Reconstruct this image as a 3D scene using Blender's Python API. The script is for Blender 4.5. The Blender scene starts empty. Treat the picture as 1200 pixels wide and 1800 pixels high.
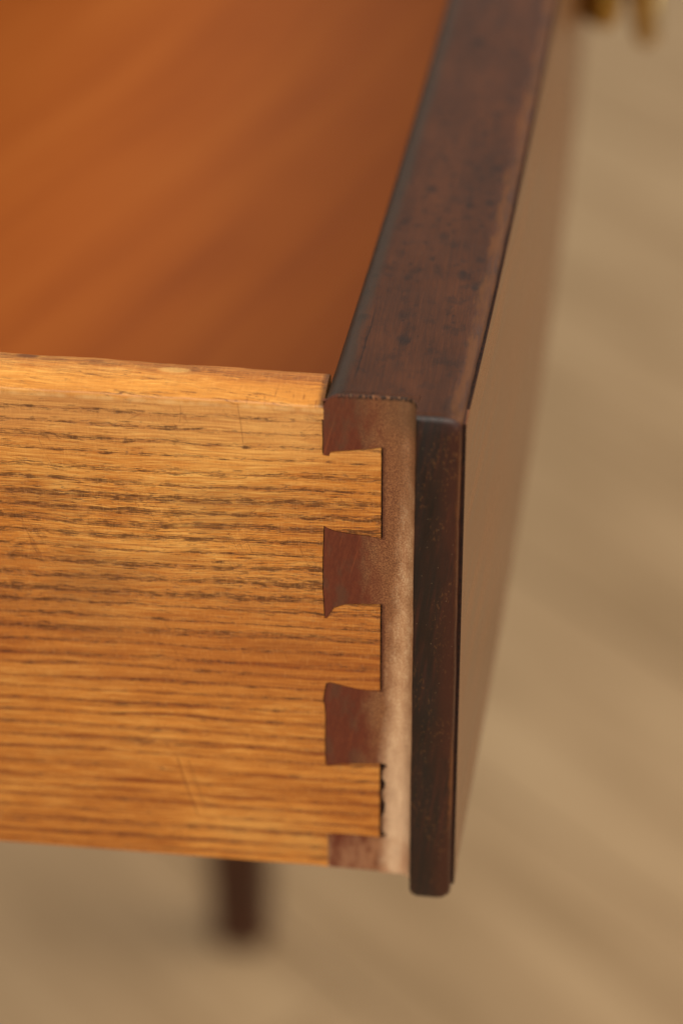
import bpy, bmesh, math, random
from mathutils import Vector, Matrix, noise as mnoise
random.seed(7)
SC = bpy.context.scene
COL = SC.collection
MM = 0.001
FLOOR_H = 640.0            # drawer-side top edge above the floor, mm
R = math.radians

# ------------------------------------------------------------------ camera
cam_d = bpy.data.cameras.new('camera')
cam = bpy.data.objects.new('camera', cam_d); COL.objects.link(cam)
cam_d.sensor_fit = 'VERTICAL'; cam_d.sensor_height = 36.0; cam_d.sensor_width = 24.0
cam_d.lens = 4478.5 / 1800 * 36
cam_d.clip_start = 0.01; cam_d.clip_end = 30
right = Vector((0.99304006, 0.11767201, -0.00497312))
up = Vector((-0.06282213, 0.56493045, 0.82274356))
fwd = Vector((-0.09962335, 0.81670489, -0.56839098))
cam.matrix_world = Matrix(((right.x, up.x, -fwd.x, 33.709*MM), (right.y, up.y, -fwd.y, -259.106*MM),
                           (right.z, up.z, -fwd.z, (164.818+FLOOR_H)*MM), (0, 0, 0, 1)))
cam_d.dof.use_dof = True
cam_d.dof.focus_distance = 0.3195
cam_d.dof.aperture_fstop = 10.6
SC.camera = cam

# ------------------------------------------------------------------ light
w = bpy.data.worlds.new('World'); SC.world = w; w.use_nodes = True
w.node_tree.nodes['Background'].inputs[0].default_value = (1.0, 0.93, 0.84, 1)
w.node_tree.nodes['Background'].inputs[1].default_value = 0.42

def area(name, loc, target, sx, sy, power, col):
    d = bpy.data.lights.new(name, 'AREA'); d.shape = 'RECTANGLE'; d.size = sx; d.size_y = sy
    d.energy = power; d.color = col
    o = bpy.data.objects.new(name, d); COL.objects.link(o); o.location = loc
    o.rotation_euler = (Vector(target) - Vector(loc)).to_track_quat('-Z', 'Y').to_euler()
    return o
# a broad overhead studio bank slightly to the front, and a soft one from the far left
area('key_lamp', (0.05, -1.55, 1.85), (0, 0.25, 0.5), 1.2, 1.0, 36, (1.0, 0.92, 0.80))
area('right_lamp', (1.15, 0.45, 1.65), (-0.05, 0.25, 0.55), 0.9, 0.9, 13, (1.0, 0.90, 0.76))
area('side_lamp', (-1.7, 1.3, 1.75), (0, 0.3, 0.6), 0.9, 0.9, 8, (1.0, 0.93, 0.82))
area('floor_fill', (1.3, 1.2, 2.1), (0.0, 0.8, 0), 1.2, 1.2, 14, (1.0, 0.94, 0.86))  # unseen fill light, added to brighten the floor

SC.view_settings.view_transform = 'Standard'
SC.view_settings.look = 'None'
SC.view_settings.exposure = 0.0
SC.view_settings.gamma = 1.0
SC.cycles.max_bounces = 8

# ------------------------------------------------------------------ helpers
def lin(r, g, b):
    f = lambda c: (c/255/12.92) if c/255 <= 0.04045 else ((c/255+0.055)/1.055)**2.4
    return (f(r), f(g), f(b), 1)

class NT:
    """small node writer: every method returns an output socket"""
    def __init__(s, name):
        s.m = bpy.data.materials.new(name); s.m.use_nodes = True
        s.t = s.m.node_tree; s.p = s.t.nodes['Principled BSDF']
        tc = s.t.nodes.new('ShaderNodeTexCoord')
        v = s.t.nodes.new('ShaderNodeVectorMath'); v.operation = 'SCALE'; v.inputs[3].default_value = 1000
        s.t.links.new(tc.outputs['Object'], v.inputs[0]); s.pos = v.outputs[0]
        sep = s.t.nodes.new('ShaderNodeSeparateXYZ'); s.t.links.new(s.pos, sep.inputs[0])
        s.x, s.y, s.z = sep.outputs
    def put(s, sock, v):
        if isinstance(v, (int, float)): sock.default_value = v
        elif isinstance(v, (tuple, list)): sock.default_value = v
        else: s.t.links.new(v, sock)
    def m_(s, op, a, b=0.0, c=None, clamp=False):
        n = s.t.nodes.new('ShaderNodeMath'); n.operation = op; n.use_clamp = clamp
        s.put(n.inputs[0], a); s.put(n.inputs[1], b)
        if c is not None: s.put(n.inputs[2], c)
        return n.outputs[0]
    def add(s, a, b): return s.m_('ADD', a, b)
    def sub(s, a, b): return s.m_('SUBTRACT', a, b)
    def mul(s, a, b): return s.m_('MULTIPLY', a, b)
    def vec(s, x, y, z):
        n = s.t.nodes.new('ShaderNodeCombineXYZ')
        s.put(n.inputs[0], x); s.put(n.inputs[1], y); s.put(n.inputs[2], z); return n.outputs[0]
    def noise(s, v, scale=1.0, detail=2.0, rough=0.5, dist=0.0):
        n = s.t.nodes.new('ShaderNodeTexNoise'); s.t.links.new(v, n.inputs['Vector'])
        n.inputs['Scale'].default_value = scale; n.inputs['Detail'].default_value = detail
        n.inputs['Roughness'].default_value = rough; n.inputs['Distortion'].default_value = dist
        return n.outputs[0]
    def voro(s, v, scale=1.0, rnd=1.0):
        n = s.t.nodes.new('ShaderNodeTexVoronoi'); s.t.links.new(v, n.inputs['Vector'])
        n.inputs['Scale'].default_value = scale; n.inputs['Randomness'].default_value = rnd
        return n.outputs['Distance'], n.outputs['Color']
    def step(s, v, lo, hi, a=0.0, b=1.0):
        n = s.t.nodes.new('ShaderNodeMapRange'); n.interpolation_type = 'SMOOTHSTEP'; n.clamp = True
        s.put(n.inputs[0], v); s.put(n.inputs[1], lo); s.put(n.inputs[2], hi); s.put(n.inputs[3], a); s.put(n.inputs[4], b)
        return n.outputs[0]
    def mix(s, f, a, b, mode='MIX'):
        n = s.t.nodes.new('ShaderNodeMix'); n.data_type = 'RGBA'; n.blend_type = mode; n.clamp_factor = True
        s.put(n.inputs[0], f); s.put(n.inputs[6], a); s.put(n.inputs[7], b); return n.outputs[2]
    def ramp(s, f, stops):
        n = s.t.nodes.new('ShaderNodeValToRGB'); e = n.color_ramp.elements
        while len(e) < len(stops): e.new(0.5)
        for k, (p, c) in enumerate(stops): e[k].position = p; e[k].color = c
        s.put(n.inputs[0], f); return n.outputs[0]
    def bump(s, h, strength, dist, prev=None):
        n = s.t.nodes.new('ShaderNodeBump'); s.put(n.inputs['Height'], h)
        n.inputs['Strength'].default_value = strength; n.inputs['Distance'].default_value = dist
        if prev is not None: s.t.links.new(prev, n.inputs['Normal'])
        return n.outputs[0]
    def out(s, color, rough=0.5, normal=None, metallic=0.0, spec=0.5, coat=0.0):
        p = s.p
        s.put(p.inputs['Base Color'], color); s.put(p.inputs['Roughness'], rough)
        p.inputs['Metallic'].default_value = metallic; s.put(p.inputs['Specular IOR Level'], spec)
        if coat: p.inputs['Coat Weight'].default_value = coat; p.inputs['Coat Roughness'].default_value = 0.2
        if normal is not None: s.t.links.new(normal, p.inputs['Normal'])
        return s.m

# ------------------------------------------------------------------ materials
def ash_material():
    n = NT('aged_ash_wood')
    x, y, z = n.x, n.y, n.z
    r0 = n.add(n.add(z, n.mul(y, -0.55)), n.mul(x, -0.012))
    w1 = n.mul(n.sub(n.noise(n.vec(n.mul(x, .016), 0.0, n.mul(r0, .05)), 1, 2), .5), 3.2)
    w2 = n.mul(n.sub(n.noise(n.vec(n.mul(x, .09), 3.0, n.mul(r0, .35)), 1, 3), .5), 0.9)
    rz = n.add(n.add(r0, w1), w2)
    # growth rings of uneven width
    wob = n.mul(n.sub(n.noise(n.vec(0.0, 7.0, n.mul(rz, .14)), 1, 1), .5), 1.6)
    wob = n.add(wob, n.mul(n.sub(n.noise(n.vec(n.mul(x, .012), 2.0, n.mul(rz, .55)), 1, 2), .5), .95))
    ph = n.mul(n.add(n.mul(rz, .47), wob), 6.2832)
    ring = n.m_('POWER', n.add(.5, n.mul(n.m_('SINE', ph), .5)), 3.2)
    rid = n.noise(n.vec(n.mul(x, .022), 11.0, n.mul(rz, 1.75)), 1, 3, .6)
    ring2 = n.step(n.m_('ABSOLUTE', n.sub(rid, .5)), .055, .008)
    dens = n.noise(n.vec(n.mul(x, .03), 1.0, n.mul(z, .09)), 1, 2)
    low = n.step(z, -30.0, -44.0)                              # lower boards: wide regular rings
    mid = n.mul(n.step(z, -9.0, -17.0), n.step(z, -44.0, -28.0))
    tone = n.noise(n.vec(n.mul(x, .025), n.mul(y, .1), n.mul(z, .06)), 1, 3)
    fib = n.noise(n.vec(n.mul(x, .2), n.mul(y, 4.0), n.mul(rz, 5.6)), 1, 4, .7)
    base = n.ramp(n.add(n.mul(tone, .42), n.mul(fib, .58)),
                  [(.33, lin(140, 70, 22)), (.5, lin(206, 130, 51)), (.65, lin(246, 186, 98))])
    base = n.mix(n.mul(n.mul(n.step(z, -11.0, -2.0), n.step(z, -.25, -.9)), .5), base, lin(214, 160, 96))
    base = n.mix(n.mul(n.mul(n.step(z, -.8, -.2), n.step(y, 3.6, 6.0)), .45), base, lin(168, 104, 44))
    rid2 = n.noise(n.vec(n.mul(x, .035), 31.0, n.mul(rz, 3.6)), 1, 2, .6)
    base = n.mix(n.mul(n.step(n.m_('ABSOLUTE', n.sub(rid2, .5)), .05, .01), .32), base, lin(132, 66, 24))
    strong = n.step(n.noise(n.vec(n.mul(x, .004), 21.0, n.mul(rz, .6)), 1, 2), .34, .6, .3, 1.0)
    base = n.mix(n.mul(n.mul(n.step(z, -20.0, -30.0), n.step(z, -50.0, -40.0)), .4), base, lin(172, 98, 40))
    lines = n.mul(n.m_('MINIMUM', n.add(n.mul(n.mul(ring, strong), n.add(.35, n.mul(low, .65))), n.mul(ring2, .55)), 1.0), n.step(n.noise(n.vec(n.mul(x, .07), 5.0, n.mul(rz, 1.5)), 1, 3), .3, .62, .25, 1.15))
    amt = n.add(n.add(.44, n.mul(low, .40)), n.mul(mid, .12))
    col = n.mix(n.mul(lines, amt), base, lin(126, 56, 16))
    # open pores: dark dashes along the grain, gathered on the early wood
    p1 = n.noise(n.vec(n.mul(x, .34), n.mul(y, 2.0), n.mul(rz, 6.2)), 1, 2, .55)
    p2 = n.noise(n.vec(n.mul(x, .95), n.add(9.0, n.mul(y, 2.0)), n.mul(rz, 8.5)), 1, 1)
    bias = n.add(n.add(n.mul(n.sub(ring, .4), .15), n.mul(n.sub(dens, .5), .26)), n.add(n.mul(mid, .045), n.mul(low, -.035)))
    pores = n.step(n.add(p1, bias), .59, .64)
    pores2 = n.mul(n.step(n.add(p2, bias), .63, .70), .75)
    pr = n.m_('MAXIMUM', pores, pores2)
    pr = n.mul(pr, n.step(n.noise(n.vec(n.mul(x, .5), 2.0, n.mul(z, .8)), 1, 2), .3, .55, .35, 1.0))
    pr = n.mul(pr, n.step(z, -.3, -.8, .5, 1.0))
    col = n.mix(n.mul(pr, .8), col, lin(56, 25, 12))
    # faint cross-grain saw ripple
    saw = n.noise(n.vec(n.mul(x, 5.0), n.mul(y, .6), n.mul(z, .8)), 1, 3)
    col = n.mix(n.mul(n.step(saw, .5, .75), .2), col, lin(238, 178, 104))
    col = n.mix(n.mul(n.step(saw, .5, .25), .14), col, lin(140, 74, 26))
    # hair scratches at two slants, and grime near the joint
    for (ca, cb, fr_, sd) in ((.93, .37, 1.5, 3.0), (.55, -.83, 1.1, 8.0)):
        uu = n.add(n.mul(x, ca), n.mul(z, cb)); vv = n.sub(n.mul(z, ca), n.mul(x, cb))
        hs = n.noise(n.vec(n.mul(uu, fr_), sd, n.mul(vv, .06)), 1, 2)
        hm = n.mul(n.step(n.m_('ABSOLUTE', n.sub(hs, .5)), .012, .003), n.step(n.noise(n.vec(n.mul(uu, .22), sd, n.mul(vv, .09)), 1, 2), .54, .66))
        col = n.mix(n.mul(n.mul(hm, n.step(z, -.4, -1.0)), .4), col, lin(120, 66, 28))
    # darker handling stain in the middle of the board
    st = n.mul(n.step(n.noise(n.vec(n.mul(x, .05), 0.0, n.mul(z, .11)), 1, 3), .48, .66), mid)
    col = n.mix(n.mul(st, .36), col, lin(118, 66, 30))
    # two thin scratches low on the board
    def scratch(x0, z0, x1, z1, wd, c, f, col, bow=0.0):
        t = n.m_('DIVIDE', n.sub(z, z0), z1 - z0)
        xx = n.add(n.add(x0, n.mul(t, x1 - x0)), n.mul(n.mul(t, n.sub(1.0, t)), bow))
        d = n.m_('ABSOLUTE', n.sub(x, xx))
        msk = n.mul(n.step(d, wd, wd*.4), n.mul(n.step(t, 0.0, .06), n.step(t, 1.0, .9)))
        return n.mix(n.mul(msk, f), col, c)
    col = scratch(-20.4, -57.0, -17.7, -68.0, .13, lin(110, 54, 18), .6, col, -.9)
    col = scratch(-20.0, -57.0, -17.2, -67.5, .16, lin(232, 166, 80), .28, col, -.7)
    col = scratch(-18.9, -57.5, -16.6, -66.0, .10, lin(100, 48, 16), .55, col, -.6)
    col = scratch(-10.6, -.2, -10.0, -6.5, .07, lin(120, 66, 30), .6, col, .3)
    col = scratch(-17.6, -1.0, -17.9, -4.0, .06, lin(125, 70, 32), .55, col, .4)
    # knots on the rounded top edge
    ontop = n.step(z, -.75, -.3)
    for (kx, ky, rx, ry, c, f) in ((-37.9, 6.6, 1.7, .75, lin(105, 52, 22), .8), (-37.9, 6.6, 4.2, 1.5, lin(160, 96, 44), .5),
                                   (-19.2, 5.3, 2.1, .75, lin(236, 190, 110), .42), (-19.6, 5.3, 4.4, 1.3, lin(150, 88, 36), .45)):
        dx = n.m_('DIVIDE', n.sub(x, kx), rx); dy = n.m_('DIVIDE', n.sub(y, ky), ry)
        d = n.m_('SQRT', n.add(n.mul(dx, dx), n.mul(dy, dy)))
        d = n.add(d, n.mul(n.sub(fib, .5), .6))
        msk = n.mul(n.step(d, 1.15, .6), ontop)
        if rx > 3: msk = n.mul(msk, n.step(d, .45, .8))
        col = n.mix(n.mul(msk, f), col, c)
    base_top = n.mul(ontop, n.step(y, 5.0, 2.4)); col = n.mix(n.mul(base_top, .35), col, lin(226, 158, 66))
    ck = n.noise(n.vec(n.mul(x, .12), n.mul(n.add(y, n.mul(x, .07)), 2.6), 4.0), 1, 2)
    ckm = n.mul(n.mul(n.step(n.m_('ABSOLUTE', n.sub(ck, .5)), .022, .006), ontop), n.step(n.noise(n.vec(n.mul(x, .1), n.mul(y, .5), 0.0), 1, 2), .44, .58))
    col = n.mix(n.mul(ckm, .8), col, lin(84, 42, 18))
    # short dark checks across the top edge beside the joint
    chk = n.noise(n.vec(n.mul(x, 2.4), n.mul(y, .35), 0.0), 1, 2)
    cm = n.mul(n.mul(n.step(chk, .60, .68), n.step(x, -11.5, -8.0)), n.mul(ontop, n.step(y, 3.6, 2.0)))
    col = n.mix(n.mul(cm, .7), col, lin(112, 56, 18))
    # grime gathered against the joint
    gr = n.mul(n.step(x, -1.1, -.2), n.step(z, -.6, -.2)); col = n.mix(n.mul(gr, .7), col, lin(52, 26, 14))
    edge = n.mul(n.step(n.m_('ABSOLUTE', n.add(z, .75)), .5, .1), n.step(n.noise(n.vec(n.mul(x, .5), 0.0, 0.0), 1, 3), .35, .6))  # thin broken highlight painted pale along the front top arris
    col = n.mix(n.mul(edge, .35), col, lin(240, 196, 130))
    h = n.sub(n.mul(fib, .5), n.mul(pr, 1.0)); h = n.add(h, n.mul(saw, .25))
    nb = n.bump(h, .6, .00012)
    return n.out(col, n.add(.34, n.mul(fib, .16)), nb, spec=.45)

def mahogany_material(name, kind):
    """kind: 'front' (panel and its polished top), 'lip' (dark end of the lip)"""
    n = NT(name); x, y, z = n.x, n.y, n.z
    xb = n.sub(x, n.mul(n.mul(y, .05), n.sub(1.0, n.m_('DIVIDE', y, 520.0))))    # distance across the curved panel
    if kind == 'front':
        g = n.noise(n.vec(n.mul(x, 3.0), n.mul(y, .11), n.mul(z, .4)), 1, 4, .6)
        g2 = n.noise(n.vec(n.mul(x, 9.0), n.mul(y, .5), n.mul(z, 2.0)), 1, 2, .5)
        big = n.noise(n.vec(n.mul(x, .16), n.mul(y, .06), n.mul(z, .05)), 1, 3)
        v = n.add(n.add(n.mul(g, .34), n.mul(g2, .22)), n.mul(big, .44))
        col = n.ramp(v, [(.25, lin(40, 21, 11)), (.5, lin(70, 37, 18)), (.78, lin(98, 53, 25))])
        # black spots, round and clustered
        wv = n.vec(n.add(x, n.mul(g2, .5)), n.mul(y, .72), z)
        d, c = n.voro(wv, .34); d2, c2 = n.voro(n.vec(n.add(x, 13.0), n.mul(y, .75), z), .72)
        cl = n.noise(n.vec(n.mul(x, .14), n.mul(y, .06), 4.0), 1, 2)
        sepc = n.t.nodes.new('ShaderNodeSeparateColor'); n.t.links.new(c, sepc.inputs[0])
        rad = n.mul(n.m_('MAXIMUM', n.sub(sepc.outputs[0], .2), 0.0), n.step(cl, .34, .56, 0.34, .80))
        sp = n.step(n.add(d, n.mul(n.sub(g2, .5), .12)), rad, n.mul(rad, .25))
        sepc2 = n.t.nodes.new('ShaderNodeSeparateColor'); n.t.links.new(c2, sepc2.inputs[0])
        rad2 = n.mul(n.m_('MAXIMUM', n.sub(sepc2.outputs[1], .4), 0.0), n.step(cl, .38, .60, 0.3, .85))
        sp = n.m_('MAXIMUM', sp, n.mul(n.step(d2, rad2, n.mul(rad2, .3)), .8))
        sp = n.mul(sp, n.step(z, -.8, 0.2))
        mo = n.noise(n.vec(n.mul(x, .55), n.mul(y, .4), z), 1, 4, .65)
        col = n.mix(n.mul(n.step(mo, .5, .68), .5), col, lin(36, 22, 15))
        col = n.mix(n.mul(sp, .62), col, lin(26, 19, 17))
        # worn, lighter arris along the outer top edge
        wn = n.noise(n.vec(n.mul(x, .7), n.mul(y, .16), z), 1, 4, .6)
        wm = n.mul(n.step(n.add(xb, n.mul(n.sub(wn, .5), 3.4)), 15.2, 16.3), n.mul(n.step(z, -1.6, -.2), n.step(wn, .3, .5, .35, 1.0)))
        col = n.mix(n.mul(wm, n.step(wn, .35, .65, .10, .60)), col, lin(104, 62, 26))
        # grey-black polish build-up along the inner rounding, its grey reflection painted in
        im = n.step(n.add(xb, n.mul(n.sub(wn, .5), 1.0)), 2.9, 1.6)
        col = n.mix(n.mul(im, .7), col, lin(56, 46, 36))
        ckx = n.m_('ABSOLUTE', n.sub(n.add(xb, n.mul(n.sub(wn, .5), .8)), 3.1))
        col = n.mix(n.mul(n.mul(n.step(ckx, .13, .03), n.step(y, 22.0, 18.0)), n.mul(n.step(y, 2.5, 5.0), .7)), col, lin(20, 11, 8))
        # dark stain round the near corner
        dn = n.noise(n.vec(n.mul(x, .3), n.mul(y, .3), n.mul(z, .3)), 1, 3)
        dm = n.mul(n.step(n.add(y, n.mul(dn, 8.0)), 7.0, 1.5), n.step(xb, 17.0, 8.0))
        col = n.mix(n.mul(dm, .55), col, lin(36, 20, 14))
        # the long outer face keeps a smooth brown polish
        face = n.step(xb, 17.30, 17.45)
        fg = n.noise(n.vec(0.0, n.mul(y, .02), n.mul(z, .35)), 1, 4, .6)
        fc = n.ramp(fg, [(.3, lin(84, 46, 21)), (.7, lin(128, 76, 37))])
        col = n.mix(face, col, fc)
        h = n.add(n.mul(g, .6), n.mul(g2, .5)); h = n.sub(h, n.mul(sp, .25))
        nb = n.bump(h, .35, .0001)
        rough = n.add(n.add(n.add(.38, n.mul(wm, .25)), n.mul(g, .16)), n.mul(sp, .08))
        rough = n.add(n.mul(rough, n.sub(1.0, face)), n.mul(face, n.add(.15, n.mul(fg, .2))))
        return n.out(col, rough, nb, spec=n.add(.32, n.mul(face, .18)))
    g = n.noise(n.vec(n.mul(n.add(x, n.mul(z, -.12)), 1.6), y, n.mul(z, .12)), 1, 4, .6)
    big = n.noise(n.vec(n.mul(x, .22), n.mul(y, .2), n.mul(z, .055)), 1, 4, .6)
    fine = n.noise(n.vec(n.mul(x, 4.0), n.mul(y, 4.0), n.mul(z, 1.6)), 1, 3)
    v = n.add(n.mul(g, .5), n.mul(big, .5))
    col = n.ramp(v, [(.32, lin(18, 12, 10)), (.5, lin(38, 21, 15)), (.68, lin(76, 34, 22))])
    bl = n.mul(n.step(big, .42, .60), n.step(x, 17.0, 13.0))                       # blackened polish
    col = n.mix(n.mul(bl, .6), col, lin(26, 22, 20))
    rd = n.mul(n.step(x, 13.4, 16.4), n.step(big, .60, .40)); col = n.mix(n.mul(rd, .55), col, lin(74, 34, 22))
    gl = n.mul(n.step(fine, .56, .70), n.step(n.noise(n.vec(n.mul(x, .35), 0.0, n.mul(z, .12)), 1, 2), .42, .6))
    col = n.mix(n.mul(gl, .34), col, lin(120, 78, 42))
    ed = n.mul(n.step(n.add(x, n.mul(n.sub(n.noise(n.vec(0.0, 0.0, n.mul(z, .5)), 1, 3), .5), .8)), 16.35, 16.9), n.step(x, 17.15, 16.9))
    col = n.mix(n.mul(n.mul(ed, n.step(big, .40, .55)), .5), col, lin(128, 70, 30))
    tp = n.mul(n.step(n.add(z, n.mul(n.sub(fine, .5), 1.2)), .2, 1.3), n.step(y, -3.4, -2.2)); col = n.mix(n.mul(tp, .35), col, lin(98, 52, 28))
    face = n.step(x, 17.30, 17.45)
    col = n.mix(face, col, lin(114, 67, 35))
    d, c = n.voro(n.vec(x, y, z), 1.1)
    dust = n.step(d, .075, .035); col = n.mix(n.mul(dust, .35), col, lin(190, 160, 120))
    nb = n.bump(n.add(n.mul(g, .5), n.mul(fine, .6)), .45, .0001)
    return n.out(col, n.add(n.add(.27, n.mul(n.mul(n.step(z, -1.2, .4), fine), .3)), n.add(n.mul(big, .2), n.mul(face, -.12))), nb, spec=.45)

def rabbet_material():
    """bare end of the front: red-brown pins rubbed down to pale dusty wood along the cove"""
    n = NT('worn_bare_mahogany'); x, y, z = n.x, n.y, n.z
    dg = n.add(x, n.mul(z, -.24))
    g = n.noise(n.vec(n.mul(dg, 1.5), y, n.mul(z, .12)), 1, 4, .6)
    g2 = n.noise(n.vec(n.mul(x, 3.0), n.mul(y, 3.0), n.mul(z, 1.1)), 1, 3, .6)
    blot = n.noise(n.vec(n.mul(x, .35), n.mul(y, .35), n.mul(z, .16)), 1, 4, .6)
    v = n.add(n.add(.2, n.mul(g, .28)), n.mul(g2, .32))
    red = n.ramp(v, [(.3, lin(78, 34, 19)), (.5, lin(98, 45, 26)), (.72, lin(122, 62, 36))])
    red = n.mix(n.mul(n.step(blot, .46, .66), .6), red, lin(88, 58, 40))
    fl = n.step(n.noise(n.vec(n.mul(dg, 3.2), 0.0, n.mul(z, .07)), 1, 2), .63, .70)
    red = n.mix(n.mul(fl, .25), red, lin(160, 82, 42))
    pale = n.ramp(n.add(n.mul(n.noise(n.vec(n.mul(x, 5.0), n.mul(y, 5.0), n.mul(z, 4.0)), 1, 3), .5), n.mul(n.noise(n.vec(n.mul(x, .9), 0.0, n.mul(z, .3)), 1, 4), .5)),
                  [(.3, lin(146, 100, 66)), (.5, lin(186, 140, 100)), (.7, lin(224, 188, 146))])
    fg = n.noise(n.vec(n.mul(x, 6.0), n.mul(y, 6.0), n.mul(z, 5.0)), 1, 3, .6)
    mid = n.step(n.add(n.add(x, n.mul(n.sub(fg, .5), 2.2)), n.mul(n.sub(blot, .5), 7.0)), 3.8, 8.0); red = n.mix(n.mul(mid, .8), red, n.mix(n.step(fg, .3, .7), lin(92, 54, 33), lin(166, 112, 70)))
    # the pale wear starts farther left the lower one looks; none at the very top
    start = n.add(n.step(z, -8.0, -62.0, 9.8, 7.7), n.mul(n.sub(blot, .5), 2.6))
    wear = n.step(n.add(n.add(x, n.mul(n.sub(g2, .5), .7)), n.mul(n.sub(n.noise(n.vec(n.mul(x, 5.0), n.mul(y, 5.0), n.mul(z, 4.0)), 1, 2), .5), 1.1)), n.sub(start, 1.1), n.add(start, 1.2))
    wear = n.mul(wear, n.step(n.add(z, n.mul(blot, 8.0)), -2.0, -15.0, .25, 1.0))
    pale = n.mix(n.mul(n.step(z, -34.0, -70.0), .45), pale, lin(230, 200, 166))
    col = n.mix(wear, red, pale)
    dk = n.mul(n.step(n.add(z, n.mul(n.sub(blot, .5), 14.0)), -7.5, -.5), n.step(x, 5.5, 11.5, .25, 1.0))
    col = n.mix(n.mul(dk, .62), col, lin(92, 66, 44))
    # dark glue stain hugging the tail ends
    gs = n.mul(n.step(n.add(x, n.mul(n.sub(g2, .5), .5)), 7.75, 7.2), n.step(x, 6.9, 7.05))
    tz = n.m_('MAXIMUM', n.m_('MAXIMUM', n.mul(n.step(z, -5.4, -5.7), n.step(z, -19.5, -19.2)), n.mul(n.step(z, -29.2, -29.5), n.step(z, -43.9, -43.6))), n.mul(n.step(z, -55.8, -56.1), n.step(z, -69.2, -68.9)))
    gs = n.mul(gs, tz); col = n.mix(n.mul(gs, .75), col, lin(66, 30, 16))
    lowp = n.mul(n.step(z, -67.5, -71.0), n.step(blot, .35, .62)); col = n.mix(n.mul(lowp, .55), col, lin(176, 124, 88))
    tp = n.mul(n.step(z, ZT-.75, ZT-.3), n.step(g2, .62, .45)); col = n.mix(n.mul(tp, .85), col, lin(30, 18, 13))
    tq = n.mul(n.step(z, ZT-.45, ZT-.2), n.step(n.noise(n.vec(n.mul(x, 1.1), 0.0, 3.0), 1, 4, .7), .56, .62)); col = n.mix(n.mul(tq, .32), col, lin(206, 160, 116))
    vs = n.mul(n.step(n.noise(n.vec(n.mul(x, 2.2), n.mul(y, 2.2), n.mul(z, .06)), 1, 3), .56, .68), n.step(x, 8.5, 10.0))
    col = n.mix(n.mul(vs, .25), col, lin(150, 96, 64))
    nb = n.bump(n.add(g2, n.mul(g, .3)), .35, .00010)
    return n.out(col, .62, nb, spec=.3)

def simple_wood(name, c0, c1, axis, rough, spec=.5, freq=.4):
    n = NT(name); c = {'x': n.x, 'y': n.y, 'z': n.z}
    s = {k: (.02 if k == axis else freq) for k in 'xyz'}
    g = n.noise(n.vec(n.mul(c['x'], s['x']), n.mul(c['y'], s['y']), n.mul(c['z'], s['z'])), 1, 4, .6, .4)
    return n.out(n.ramp(g, [(.3, c0), (.7, c1)]), rough, n.bump(g, .3, .0002), spec=spec)

def bottom_material():
    n = NT('orange_drawer_bottom'); x, y = n.x, n.y
    a = R(-19); ca, sa = math.cos(a), math.sin(a)
    u = n.add(n.mul(x, ca), n.mul(y, -sa*-1.0)); v = n.add(n.mul(x, -sa), n.mul(y, ca))
    wv = n.mul(n.sub(n.noise(n.vec(n.mul(x, .009), n.mul(y, .007), 0.0), 1, 1), .5), 30.0)
    u2 = n.add(u, wv)
    g = n.noise(n.vec(n.mul(u2, .13), n.mul(v, .007), 0.0), 1, 3, .55)
    b = n.noise(n.vec(n.mul(x, .018), n.mul(y, .018), 5.0), 1, 2)
    col = n.ramp(n.add(n.mul(g, .7), n.mul(b, .3)), [(.25, lin(154, 76, 22)), (.5, lin(174, 91, 29)), (.78, lin(186, 103, 37))])
    return n.out(col, n.add(.5, n.mul(g, .1)), None, spec=.34)

def floor_material():
    n = NT('weathered_floor_planks'); x, y = n.x, n.y                 # plank-local: x runs along the board
    oi = n.t.nodes.new('ShaderNodeObjectInfo'); rnd = oi.outputs['Random']
    off = n.mul(rnd, 900.0)
    g = n.noise(n.vec(n.mul(x, .004), n.add(off, n.mul(y, .045)), 0.0), 1, 3, .55, .5)
    f = n.noise(n.vec(n.mul(x, .02), n.add(off, n.mul(y, .5)), 2.0), 1, 3)
    b = n.noise(n.vec(n.add(off, n.mul(x, .006)), n.mul(y, .010), 8.0), 1, 2)
    v = n.add(n.add(n.mul(g, .62), n.mul(f, .13)), n.add(n.mul(b, .25), n.mul(n.sub(rnd, .5), .12)))
    col = n.ramp(v, [(.26, lin(130, 104, 70)), (.5, lin(164, 136, 101)), (.74, lin(187, 160, 123))])
    return n.out(col, .55, n.bump(f, .3, .0004), spec=.35)

def brass_material():
    n = NT('aged_brass')
    g = n.noise(n.pos, .35, 3)
    col = n.ramp(g, [(.3, lin(132, 100, 44)), (.6, lin(200, 166, 88))])
    return n.out(col, n.add(.2, n.mul(g, .2)), None, metallic=1.0)

ASH = ash_material()
MAHOG = mahogany_material('polished_mahogany', 'front')
LIPM = mahogany_material('blackened_mahogany', 'lip')
ZT = 1.75
BARE = rabbet_material()
DARK = NT('dark_glue_line'); _g = DARK.noise(DARK.pos, 2.0, 2)
DARK = DARK.out(DARK.ramp(_g, [(.3, lin(22, 11, 7)), (.7, lin(48, 24, 14))]), .8, None, spec=.2)
BOTTOM = bottom_material()
CASEW = simple_wood('table_mahogany', lin(46, 22, 13), lin(84, 42, 24), 'x', .3)
LEGW = simple_wood('leg_mahogany', lin(42, 20, 12), lin(80, 39, 22), 'z', .35)
PLANKM = floor_material()
SUBM = NT('floor_underside'); _g = SUBM.noise(SUBM.pos, .01, 2)
SUBM = SUBM.out(SUBM.ramp(_g, [(.3, lin(48, 34, 22)), (.7, lin(66, 48, 32))]), .8, None)
BRASS = brass_material()

# ------------------------------------------------------------------ mesh builders (mm, written out in metres)
def thing(name, label, cat, loc, group=None):
    o = bpy.data.objects.new(name, None); COL.objects.link(o); o.location = Vector(loc)*MM
    o.empty_display_size = .02
    o['label'] = label; o['category'] = cat
    if group: o['group'] = group
    return o

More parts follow.
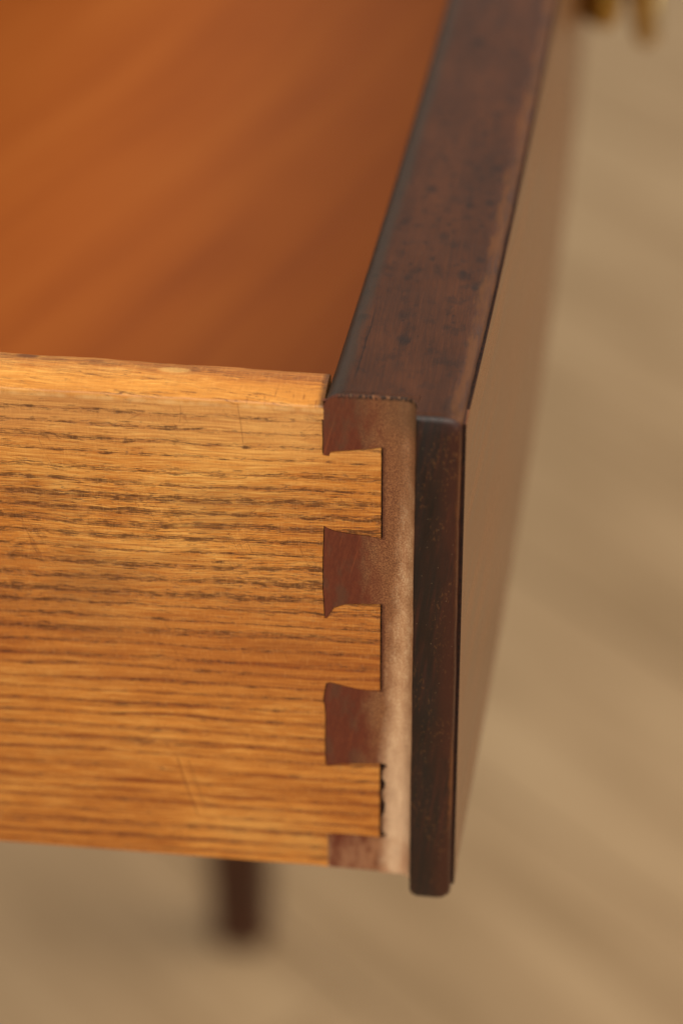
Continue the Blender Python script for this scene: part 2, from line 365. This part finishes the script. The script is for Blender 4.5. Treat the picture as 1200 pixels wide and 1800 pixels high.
def mesh(name, verts, faces, mats, parent=None, loc=(0, 0, 0), smooth=False, fmat=None, sharp=None):
    me = bpy.data.meshes.new(name)
    me.from_pydata([Vector(v)*MM for v in verts], [], faces)
    for m in (mats if isinstance(mats, (list, tuple)) else [mats]): me.materials.append(m)
    if fmat:
        for p in me.polygons: p.material_index = fmat[p.index]
    bm = bmesh.new(); bm.from_mesh(me)
    bmesh.ops.recalc_face_normals(bm, faces=bm.faces[:]); bm.to_mesh(me); bm.free()
    if smooth:
        for p in me.polygons: p.use_smooth = True
        me.set_sharp_from_angle(angle=R(sharp or 38))
    o = bpy.data.objects.new(name, me); COL.objects.link(o)
    o.location = Vector(loc)*MM
    if parent is not None: o.parent = parent
    return o

def wob(v, amp=1.0):
    """hand-worn unevenness: a small smooth offset depending on place only"""
    p = Vector(v)
    a = mnoise.noise_vector(p*0.09)*.10 + mnoise.noise_vector(p*.45)*.055 + mnoise.noise_vector(p*1.3)*.022
    return p + a*amp

def loft(rings, cap0=True, cap1=True):
    """closed cross-sections -> verts, faces"""
    V = [p for r in rings for p in r]; n = len(rings[0]); F = []
    for k in range(len(rings)-1):
        for i in range(n):
            j = (i+1) % n
            F.append((k*n+i, k*n+j, (k+1)*n+j, (k+1)*n+i))
    if cap0: F.append(tuple(range(n)))
    if cap1: F.append(tuple((len(rings)-1)*n + i for i in range(n)))
    return V, F

def arc(cx, cy, r, a0, a1, k):
    return [(cx + r*math.cos(R(a0+(a1-a0)*i/k)), cy + r*math.sin(R(a0+(a1-a0)*i/k))) for i in range(k+1)]

def prism(poly, y0, y1):
    n = len(poly)
    V = [(px, y0, pz) for px, pz in poly] + [(px, y1, pz) for px, pz in poly]
    F = [tuple(range(n)), tuple(range(n, 2*n))] + [(i, (i+1) % n, n+(i+1) % n, n+i) for i in range(n)]
    return V, F

def join(*parts):
    V, F = [], []
    for v, f in parts:
        o = len(V); V += list(v); F += [tuple(i+o for i in q) for q in f]
    return V, F

def boxvf(x0, y0, z0, x1, y1, z1):
    return prism([(x0, z0), (x1, z0), (x1, z1), (x0, z1)], y0, y1)

def tube(pts, rad, k=12, closed=False):
    """round bar through points, radius may be a list"""
    pts = [Vector(p) for p in pts]; rings = []
    for i, p in enumerate(pts):
        t = (pts[min(i+1, len(pts)-1)] - pts[max(i-1, 0)]).normalized()
        a = t.cross(Vector((1, 0, .01))).normalized() if abs(t.x) < .9 else t.cross(Vector((0, 0, 1))).normalized()
        b = t.cross(a).normalized(); r = rad[i] if isinstance(rad, (list, tuple)) else rad
        rings.append([p + (a*math.cos(2*math.pi*j/k) + b*math.sin(2*math.pi*j/k))*r for j in range(k)])
    return loft(rings)

# ------------------------------------------------------------------ dimensions read off the photograph (mm)
H = 75.0        # side height
TS = 7.8        # side thickness
T = 17.65       # front thickness
LW = 6.05       # lip width
OV = 3.85       # lip overhang towards the viewer
TL = 7.05       # length of the tails
ZT = 1.75       # front stands this much above the side
WID = 520.0     # drawer width
DEPTH = 330.0   # drawer depth
YB = 0.62       # the joint faces are this deep in front of the solid front

def bow(y): return .05*y*(1-y/WID) if y > 0 else .05*y

# ------------------------------------------------------------------ THE FLOOR
floor = mesh('floor', *boxvf(-2400, -1600, -22, 2000, 3400, -14.5), SUBM)
floor['kind'] = 'structure'; floor['label'] = 'tan wooden floor of wide boards laid diagonally under the table'
PW, PL, PG = 138.0, 1250.0, 1.2
plank_me = None
ang = R(-43.0); ux, uy = math.cos(ang), math.sin(ang); vx, vy = -math.sin(ang), math.cos(ang)
cx0, cy0 = -150.0, 900.0
def plank_mesh():
    w2, l2, c = PW/2-PG/2, PL/2-.6, 1.2
    sec = [(-w2, -14), (w2, -14), (w2, -c), (w2-c, 0), (-w2+c, 0), (-w2, -c)]
    V, F = loft([[(s*l2, a, b) for a, b in sec] for s in (-1, 1)])
    return V, F
for rrow in range(-11, 11):
    for k in range(-1, 2):
        off = (rrow*467.0) % PL
        sx = (k-.5)*PL + off; sy = rrow*PW
        lx, ly = cx0 + ux*sx + vx*sy, cy0 + uy*sx + vy*sy
        if plank_me is None:
            o = mesh('plank', *plank_mesh(), PLANKM, floor); plank_me = o.data
        else:
            o = bpy.data.objects.new('plank', plank_me); COL.objects.link(o); o.parent = floor
        o.location = Vector((lx, ly, 0))*MM; o.rotation_euler = (0, 0, ang)

# ------------------------------------------------------------------ THE TABLE the drawer is pulled out of
CX = -104.0     # its front plane, left of the picture
ZU = FLOOR_H
table = thing('side_table', 'dark mahogany table with a tapered leg standing on the floor behind the open drawer', 'table', (-330, 260, 0))
tl0 = Vector((330, -260, 0))   # meshes keep world millimetres, shifted back under the Empty
def tpart(name, vf, m, **k): return mesh(name, *vf, m, table, loc=(330, -260, 0), **k)
def leg(cx, cy):
    rings = []
    for z, h in ((0, 10.5), (3, 12.2), (60, 12.9), (250, 15.0), (440, 18.0), (500, 20), (FLOOR_H+8, 20)):
        c = 2.5 if z > 3 else 3.5
        rings.append([(cx+a, cy+b, z) for a, b in ((-h+c, -h), (h-c, -h), (h, -h+c), (h, h-c), (h-c, h), (-h+c, h), (-h, h-c), (-h, -h+c))])
    return loft(rings)
for (lx, ly) in ((-112, 563), (-560, 563), (-560, -42), (-112, -42)):
    tpart('leg', leg(lx, ly), LEGW)
tpart('top', boxvf(-600, -75, ZU+10, CX+4, 600, ZU+30), CASEW)
tpart('back_rail', boxvf(-540, 555, ZU-85, -138, 571, ZU+10), CASEW)
tpart('side_rail', boxvf(-540, -50, ZU-85, -138, -36, ZU+10), CASEW)
tpart('end_rail', boxvf(-568, -20, ZU-85, -552, 542, ZU+10), CASEW)
tpart('drawer_runner', boxvf(-550, -20, ZU-90, -128, 8, ZU-78), CASEW)
tpart('drawer_runner', boxvf(-550, 512, ZU-90, -128, 540, ZU-78), CASEW)

# ------------------------------------------------------------------ THE DRAWER
drawer = thing('drawer', 'open drawer with a golden ash side dovetailed into a dark mahogany front', 'drawer', (0, 0, FLOOR_H-H))
OFF = (0, 0, H)
def dpart(name, vf, m, parent=drawer, **k):
    return mesh(name, *vf, m, parent, loc=OFF if parent is drawer else (0, 0, 0), **k)

# --- joint outlines in the plane of the side (x, z)
def jag(poly, amp=.045, stepmm=.55):
    out = []
    for i in range(len(poly)-1):
        a, b = Vector(poly[i]), Vector(poly[i+1]); k = max(1, int((b-a).length/stepmm))
        for j in range(k):
            p = a.lerp(b, j/k)
            if j: p = p + Vector((mnoise.noise(Vector((p.x*1.7, p.y*1.7, 3))), mnoise.noise(Vector((p.x*1.7, p.y*1.7, 9)))))*amp
            out.append((p.x, p.y))
    out.append(tuple(poly[-1])); return out
pin1b = [(-.10, -7.2), (.62, -7.22), (.74, -6.63), (2.85, -6.31), (5.16, -5.97), (TL, -5.60)]
pin2t = [(-.02, -17.75), (.5, -18.25), (1.23, -18.55), (2.8, -18.78), (5.67, -19.0), (TL, -19.30)]
pin2b = [(-.10, -32.3), (.2, -32.1), (.56, -31.31), (1.08, -30.44), (2.54, -29.78), (4.95, -29.56), (TL, -29.45)]
pin3t = [(.05, -42.85), (.47, -42.74), (1.22, -42.96), (4.43, -43.62), (TL, -43.75)]
pin3b = [(-.16, -57.05), (.36, -56.85), (1.9, -56.47), (4.42, -56.23), (TL, -55.98)]
pin4t = [(.10, -69.0), (3.16, -68.95), (TL, -69.05)]
left1 = [(-.04, ZT-.45), (-.13, -1.65), (-.08, -4.44), (-.10, -7.2)]
left2 = [(-.02, -17.75), (-.22, -22.9), (-.27, -27.4), (-.10, -32.3)]
left3 = [(.05, -42.85), (-.34, -45.4), (-.10, -47.9), (-.20, -53.7), (-.16, -57.05)]
left4 = [(.10, -69.0), (.04, -75.1)]
curves = {k: jag(v) for k, v in dict(p1b=pin1b, p2t=pin2t, p2b=pin2b, p3t=pin3t, p3b=pin3b, p4t=pin4t, l1=left1, l2=left2, l3=left3, l4=left4).items()}
def shift(c, dx, dz): return [(a+dx, b+dz) for a, b in c]
XB = -0.7       # the plain part of the side board ends here

# --- the side board
def side_section():
    s = [(0.0, -H), (0.0, -50.0), (0.0, -25.0), (0.0, -.6)]
    s += [(0.0 + .5*(1-math.cos(R(a))), -.55 + .55*math.sin(R(a))) for a in (20, 40, 60, 80)]
    s += [(1.6, .16), (2.8, .36), (4.2, .46), (5.6, .44), (6.6, .30), (7.3, .02), (TS, -.55), (TS, -H)]
    return s
xs = [XB - .8*i for i in range(0, 85)] + [-75, -90, -120, -180, -260, -DEPTH]
rings = []
for xx in xs:
    ring = []
    for (yy, zz) in side_section():
        p = Vector((xx, yy, zz))
        if zz > -3 and 0 < yy < TS:
            p.z += .011*min(60, -xx)*yy/TS + .14*mnoise.noise(Vector((xx*.12, yy*.4, 0))) + .05*mnoise.noise(Vector((xx*.6, yy*.9, 5)))
        ring.append(tuple(p))
    rings.append(ring)
parts = [loft(rings)]
# the top edge runs on to the front, and slivers of shoulder reach each pin
sec = side_section()
endr = [[(xx, yy, zz + (.011*min(60, -xx)*yy/TS if zz > -1 else 0)) for (yy, zz) in [(0.0, -2.0)] + [q for q in sec if q[1] > -.95] + [(TS, -2.0)]] for xx in (XB-.0005, -.04)]
G = .12
parts.append(loft(endr))
def shoulder(c): return prism([(XB, c[0][1])] + [(a-G, b) for a, b in c] + [(XB, c[-1][1])], 0.0, YB-.05)
c1 = [(a, b) for a, b in curves['l1'] if b < -2.05]; c1 = [(c1[0][0], -2.0)] + c1
parts += [shoulder(c1), shoulder(curves['l2']), shoulder(curves['l3']), shoulder(curves['l4'])]
side = dpart('drawer_side', join(*parts), ASH, smooth=True, sharp=35)
side['label'] = 'golden ash side board with three dovetail tails'

def tail(top, bot, xr):
    """top: lower edge of the pin above; bot: upper edge of the pin below"""
    t = [(min(a, xr), b-G) for a, b in top]; t[0] = (XB, top[0][1]); t = t[:1] + [(top[0][0]-G, top[0][1])] + t[1:]
    b = [(min(a, xr), q+G) for a, q in bot]; b[0] = (XB, bot[0][1]); b = b[:1] + [(bot[0][0]-G, bot[0][1])] + b[1:]
    edge = jag([t[-1], b[-1]], .05, .6)[1:-1]
    return prism(t + edge + b[::-1], 0.0, YB-.05)
for top, bot, xr in (('p1b', 'p2t', 7.03), ('p2b', 'p3t', 7.0), ('p3b', 'p4t', 7.02)):
    dpart('dovetail_tail', tail(curves[top], curves[bot], xr), ASH, side)

# --- the solid mahogany front
FI = 2.2
def top_z(px):
    if px < FI: return ZT-FI + math.sqrt(max(0, FI*FI-(FI-max(px, 0))**2))
    return ZT+.02 + .04*min(1, (px-FI)/1.2)
def front_section(x0, inner_round, zb):
    s = []
    if inner_round:
        s += [(x0, zb), (x0, -40.0), (x0, ZT-FI)]
        s += [(x0+FI-FI*math.cos(R(a)), ZT-FI+FI*math.sin(R(a))) for a in (12, 24, 36, 48, 60, 75)]
        s += [(x0+FI+.1, ZT+.02)]
    else:
        s += [(x0, zb), (x0, -40.0), (x0, ZT-.35), (x0, ZT+.06)]
    for q in (3.5, 5.5, 7.5, 9.5, 11.5, 12.6, 13.6, 14.4):
        if q > x0 + .6: s.append((q, ZT+.06))
    ex, ez = T-.42, ZT-1.15                                # worn round-over ...
    s += [(ex-2.3 + 2.3*math.sin(R(a)), ez + 1.2*math.cos(R(a))) for a in (15, 30, 45, 60, 75, 90)]
    s += [(ex, ez-.18), (ex, ez-.32), (T-.04, ez-.34), (T, ez-.40), (T, ez-.7)]     # ... then the face, standing a hair proud
    s += [(T, -20.0), (T, -45.0), (T, zb+2.4), (T-.04, zb+2.3), (ex, zb+2.28), (ex, zb+2.0), (ex, zb+1.8), (ex-.1, zb+.9), (ex-.9, zb)]
    return s
def dress(ring, y):
    out = []
    for (px, pz) in ring:
        p = Vector((px + bow(y), y, pz))
        if pz > -5 and 0.2 < px < T-.3: p = wob(p, .9)
        out.append(tuple(p))
    return out
ys = [YB] + [YB + .7*i for i in range(1, 60)] + [YB+42+1.6*i for i in range(1, 50)] + [130+8*i for i in range(50)] + [WID-.5]
ys = sorted(set(ys))
base_sec = front_section(0.0, True, -H-.3)
V, F = loft([dress(base_sec, y) for y in ys])
fm = [0]*len(F); fm[-2] = 1                                  # the near end, behind the joint: dark glue
# the upper edge of the proud face is dark with old polish
npt = len(base_sec)
li = [i for i in range(npt) if abs(base_sec[i][0]-(T-.42)) < .001 and abs(base_sec[i][1]-(ZT-1.15-.32)) < .001][0]
for k in range(len(ys)-1):
    for i in (li-1, li): fm[k*npt+i] = 1
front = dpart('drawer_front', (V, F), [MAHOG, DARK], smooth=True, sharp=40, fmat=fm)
front['label'] = 'dark mahogany front with spotted polished top edge and reflective face'

# --- the lip that runs past the side
def inset(sec, d):
    n = len(sec); out = []
    for i in range(n):
        a, b, c = Vector(sec[i-1]), Vector(sec[i]), Vector(sec[(i+1) % n])
        t = ((b-a).normalized() + (c-b).normalized()); t = t.normalized() if t.length > 1e-6 else (c-b).normalized()
        nrm = Vector((t.y, -t.x)); out.append(tuple(b + nrm*d))
    return out
lipsec = front_section(T-LW, False, -H-1.3)
XC = T-LW
# rounder lower corners
lipsec = [(T-LW, -H-.2)] + lipsec[1:-1] + [(T-1.4, -H-1.2), (T-2.3, -H-1.35), (T-LW+1.0, -H-1.35), (T-LW+.3, -H-.95)]
# finer in height so that wear can show
fine = []
for i in range(len(lipsec)):
    a, b = Vector(lipsec[i]), Vector(lipsec[(i+1) % len(lipsec)]); k = max(1, int((b-a).length/1.2))
    for j in range(k): fine.append(tuple(a.lerp(b, j/k)))
lipsec = fine
YE = -OV + 1.15            # the proud face starts here; the rounded end shows in front of it
stations = [(YB-.001, 0, 0), (-.8, 0, 0), (-1.9, 0, 0), (YE, 0, 0), (YE, 0, 1), (-2.95, .02, 1), (-3.2, .10, 1), (-3.42, .22, 1), (-3.6, .40, 1),
            (-3.73, .60, 1), (-3.81, .82, 1), (-OV, 1.08, 1)]
rings = []
for yy, d, cut in stations:
    hx, hz, mx, mz = LW/2, (H+3.1)/2, T-LW/2, (ZT-H-1.35)/2
    rr = []
    for (a, b) in lipsec:
        if cut: a = min(a, T-.42)
        dl = d*(.25 if a < mx else .62)                      # sharper along the sides than on top
        p = Vector((mx+(a-mx)*(1-dl/hx) + bow(yy), yy, mz+(b-mz)*(1-d/hz)))
        if b > -4 and .2 < a < T-.3: p = wob(p, .9)
        elif d > 0: p = wob(p, .8)
        if d > .3 and b > ZT-1.6: p.z += .10*mnoise.noise(Vector((a*1.1, 3, 0))) + .07*mnoise.noise(Vector((a*2.9, 7, 0)))
        rr.append(tuple(p))
    rings.append(rr)
V, F = loft(rings, False, True)
nl = len(lipsec); fm = []
for q in range(len(F)):
    k, i = divmod(q, nl)
    zt_ = max(lipsec[i][1], lipsec[(i+1) % nl][1]); xm = (lipsec[i][0]+lipsec[(i+1) % nl][0])/2
    if k == 3 and xm > T-.5: fm.append(2)
    elif k < 7 and zt_ > ZT-1.25 and xm > XC+.02: fm.append(1)
    else: fm.append(0)
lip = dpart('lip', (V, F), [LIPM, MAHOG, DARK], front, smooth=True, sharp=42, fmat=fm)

# --- pins between the tails
def pin(poly): return prism(poly, .03, YB-.02)
topz = ZT-.22
def worn_top(xa, xb, nx, front_y, zlow):
    """upper end of the joint face: rises to the polished top with a ragged, slightly rounded arris"""
    V, F, fm = [], [], []
    fr = [1.0, .75, .5, .3, .15, .05, 0.0]
    for ti, t in enumerate(fr + ['c', 'b']):
        for i in range(nx+1):
            px = xa + (xb-xa)*i/nx; zt = top_z(px); fy = front_y(px)
            rag = .10*mnoise.noise(Vector((px*1.3, 2, 0))) + .03*mnoise.noise(Vector((px*3.7, 5, 0)))
            if t == 'c': V.append((px, YB, zt))
            elif t == 'b': V.append((px, YB-.02, zlow))
            else:
                e = max(0, 1 - t/.12) if t < .12 else 0
                zz = zlow + (zt-zlow)*(1-t) - (.0 if t else .03)
                lump = .06*mnoise.noise(Vector((px*2.2, zz*2.2, 1)))*(1 if t < .4 and t > 0 else 0)
                V.append((px, fy + (rag + .16)*e*e + lump*.8 + (.05 if .04 < t < .2 else 0), zz))
    n = nx+1
    for k in range(len(fr)):
        for i in range(nx):
            F.append((k*n+i, k*n+i+1, (k+1)*n+i+1, (k+1)*n+i)); fm.append(1 if k >= len(fr)-1 else 0)
    F.append(tuple([k*n for k in range(len(fr)+2)])); fm.append(0)
    F.append(tuple([k*n+nx for k in range(len(fr)+2)])); fm.append(0)
    return V, F, fm
l1 = [q for q in curves['l1'] if q[1] < ZT-1.2]
pv, pf = pin([(TL, ZT-1.1), (l1[0][0], ZT-1.1)] + l1 + curves['p1b'][1:])
wv, wf, wm = worn_top(-.04, TL, 26, lambda q: .03, ZT-1.1)
V, F = join((pv, pf), (wv, wf))
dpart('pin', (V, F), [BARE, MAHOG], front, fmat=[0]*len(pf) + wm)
dpart('pin', pin(curves['l2'] + curves['p2b'][1:] + curves['p2t'][::-1][:-1]), BARE, front)
dpart('pin', pin(curves['l3'] + curves['p3b'][1:] + curves['p3t'][::-1][:-1]), BARE, front)
dpart('pin', pin(curves['l4'] + [(3.0, -75.15), (TL, -75.2)] + curves['p4t'][::-1][:-1]), BARE, front)

# --- the rubbed strip with its cove against the lip
zlist = [ZT-1.1 - .4*i for i in range(0, 192)]
zlist = [z for z in zlist if z > -75.4] + [-75.4]
def xleft(z):
    tails = ((-5.60, -19.30, 7.22, .05), (-29.45, -43.75, 7.20, .07), (-55.98, -69.05, 7.28, .14))
    for a, b, xv, am in tails:
        if b < z < a:
            v = xv + am*mnoise.noise(Vector((0, 0, z*1.1))) + am*.7*mnoise.noise(Vector((4, 0, z*2.7)))
            if a == -55.98:
                for zc, wd, dp in ((-56.3, 1.1, .85), (-59.6, 1.5, .62), (-63.6, 2.3, .55), (-68.7, .9, .8)):
                    u = max(0, 1-abs(z-zc)/wd); v += dp*u*u*(3-2*u)*(1+.5*mnoise.noise(Vector((9, 0, z*1.9))))
            return v
    return TL
prof_n = 9
FR, FY = 1.7, 2.95
def prof(z):
    xl = xleft(z); pts = []
    for i in range(7): pts.append((xl + (XC-FR-xl)*i/6, .03))
    for i in range(1, prof_n+1):
        a = R(82*i/prof_n); pts.append((XC-FR + FR*math.sin(a)/math.sin(R(82)), .03 - FY*(1-math.cos(a))))
    return pts
V, F = [], []
np_ = 7 + prof_n
for z in zlist:
    for (px, py) in prof(z):
        py += (.05*mnoise.noise(Vector((px*.8, 0, z*.35))) + .02*mnoise.noise(Vector((px*2, 1, z*1.2))))*min(1, (ZT-1.1-z)/2)
        V.append((px, py, z))
for k in range(len(zlist)-1):
    for i in range(np_-1): F.append((k*np_+i, k*np_+i+1, (k+1)*np_+i+1, (k+1)*np_+i))
# back, ends and edges close the strip
nb = len(V)
for z in (zlist[0], zlist[-1]):
    V += [(TL, YB-.02, z-.05), (XC+.02, YB-.02, z-.05)]
top = list(range(np_)); bot = [(len(zlist)-1)*np_+i for i in range(np_)]
F.append(tuple(top + [nb+1, nb])); F.append(tuple(bot + [nb+3, nb+2]))
lefts = [k*np_ for k in range(len(zlist))]
for k in range(len(zlist)-1):   # left wall
    a, b = lefts[k], lefts[k+1]
    V += [(V[a][0], YB-.02, V[a][2]), (V[b][0], YB-.02, V[b][2])]; m = len(V)
    F.append((a, b, m-1, m-2))
def cove_y(px):
    if px < XC-FR: return .03
    a = math.asin(min(1, (px-XC+FR)/FR*math.sin(R(82)))); return .03 - FY*(1-math.cos(a))
wv, wf, wm = worn_top(TL, XC, 34, cove_y, ZT-1.1)
nf = len(F)
V, F = join((V, F), (wv, wf))
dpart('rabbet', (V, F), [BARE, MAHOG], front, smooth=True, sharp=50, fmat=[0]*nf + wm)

# --- inside of the drawer
dpart('drawer_bottom', boxvf(-DEPTH+10, TS+.3, -68, -1.0, WID-TS-.3, -65), BOTTOM)
dpart('drawer_side', boxvf(-DEPTH, WID-TS, -H, -1.0, WID, 0), ASH)
dpart('drawer_back', boxvf(-DEPTH, TS+.2, -64.8, -DEPTH+8, WID-TS-.2, -3), ASH)

# --- brass pull on the outer face
HZ = -38.0
def face_x(y): return T + bow(y)
pts = []
y0, y1 = 227.0, 291.0
for i in range(25):
    t = i/24; yy = y0 + (y1-y0)*t; dz = -25*math.sin(math.pi*t)**.9
    pts.append((face_x(y0) + 11.4 + 2.4*math.sin(math.pi*t), yy, HZ + dz))
handle = dpart('handle', tube(pts, 2.6, 12), BRASS, smooth=True)
handle['label'] = 'brass bail handle on the outer face'
for yy in (y0, y1):
    fx = face_x(yy)
    prof_r = [(0, 9.0), (1.0, 9.4), (2.2, 10.4), (3.6, 10.8), (4.8, 10.2), (5.6, 8.2), (5.9, 5.0)]
    rg = [[(fx+.15+d*1.35, yy + r*math.cos(2*math.pi*j/28), HZ + r*math.sin(2*math.pi*j/28)) for j in range(28)] for d, r in prof_r]
    dpart('rosette', loft(rg), BRASS, handle, smooth=True)
    prof_p = [(7.7, 3.0), (8.6, 2.9), (9.2, 4.6), (10.2, 6.2), (11.4, 6.6), (13.2, 5.6), (14.6, 3.2), (15.1, .8)]
    rg = [[(fx+.15+d, yy + r*math.cos(2*math.pi*j/20), HZ + r*math.sin(2*math.pi*j/20)) for j in range(20)] for d, r in prof_p]
    dpart('post', loft(rg), BRASS, handle, smooth=True)
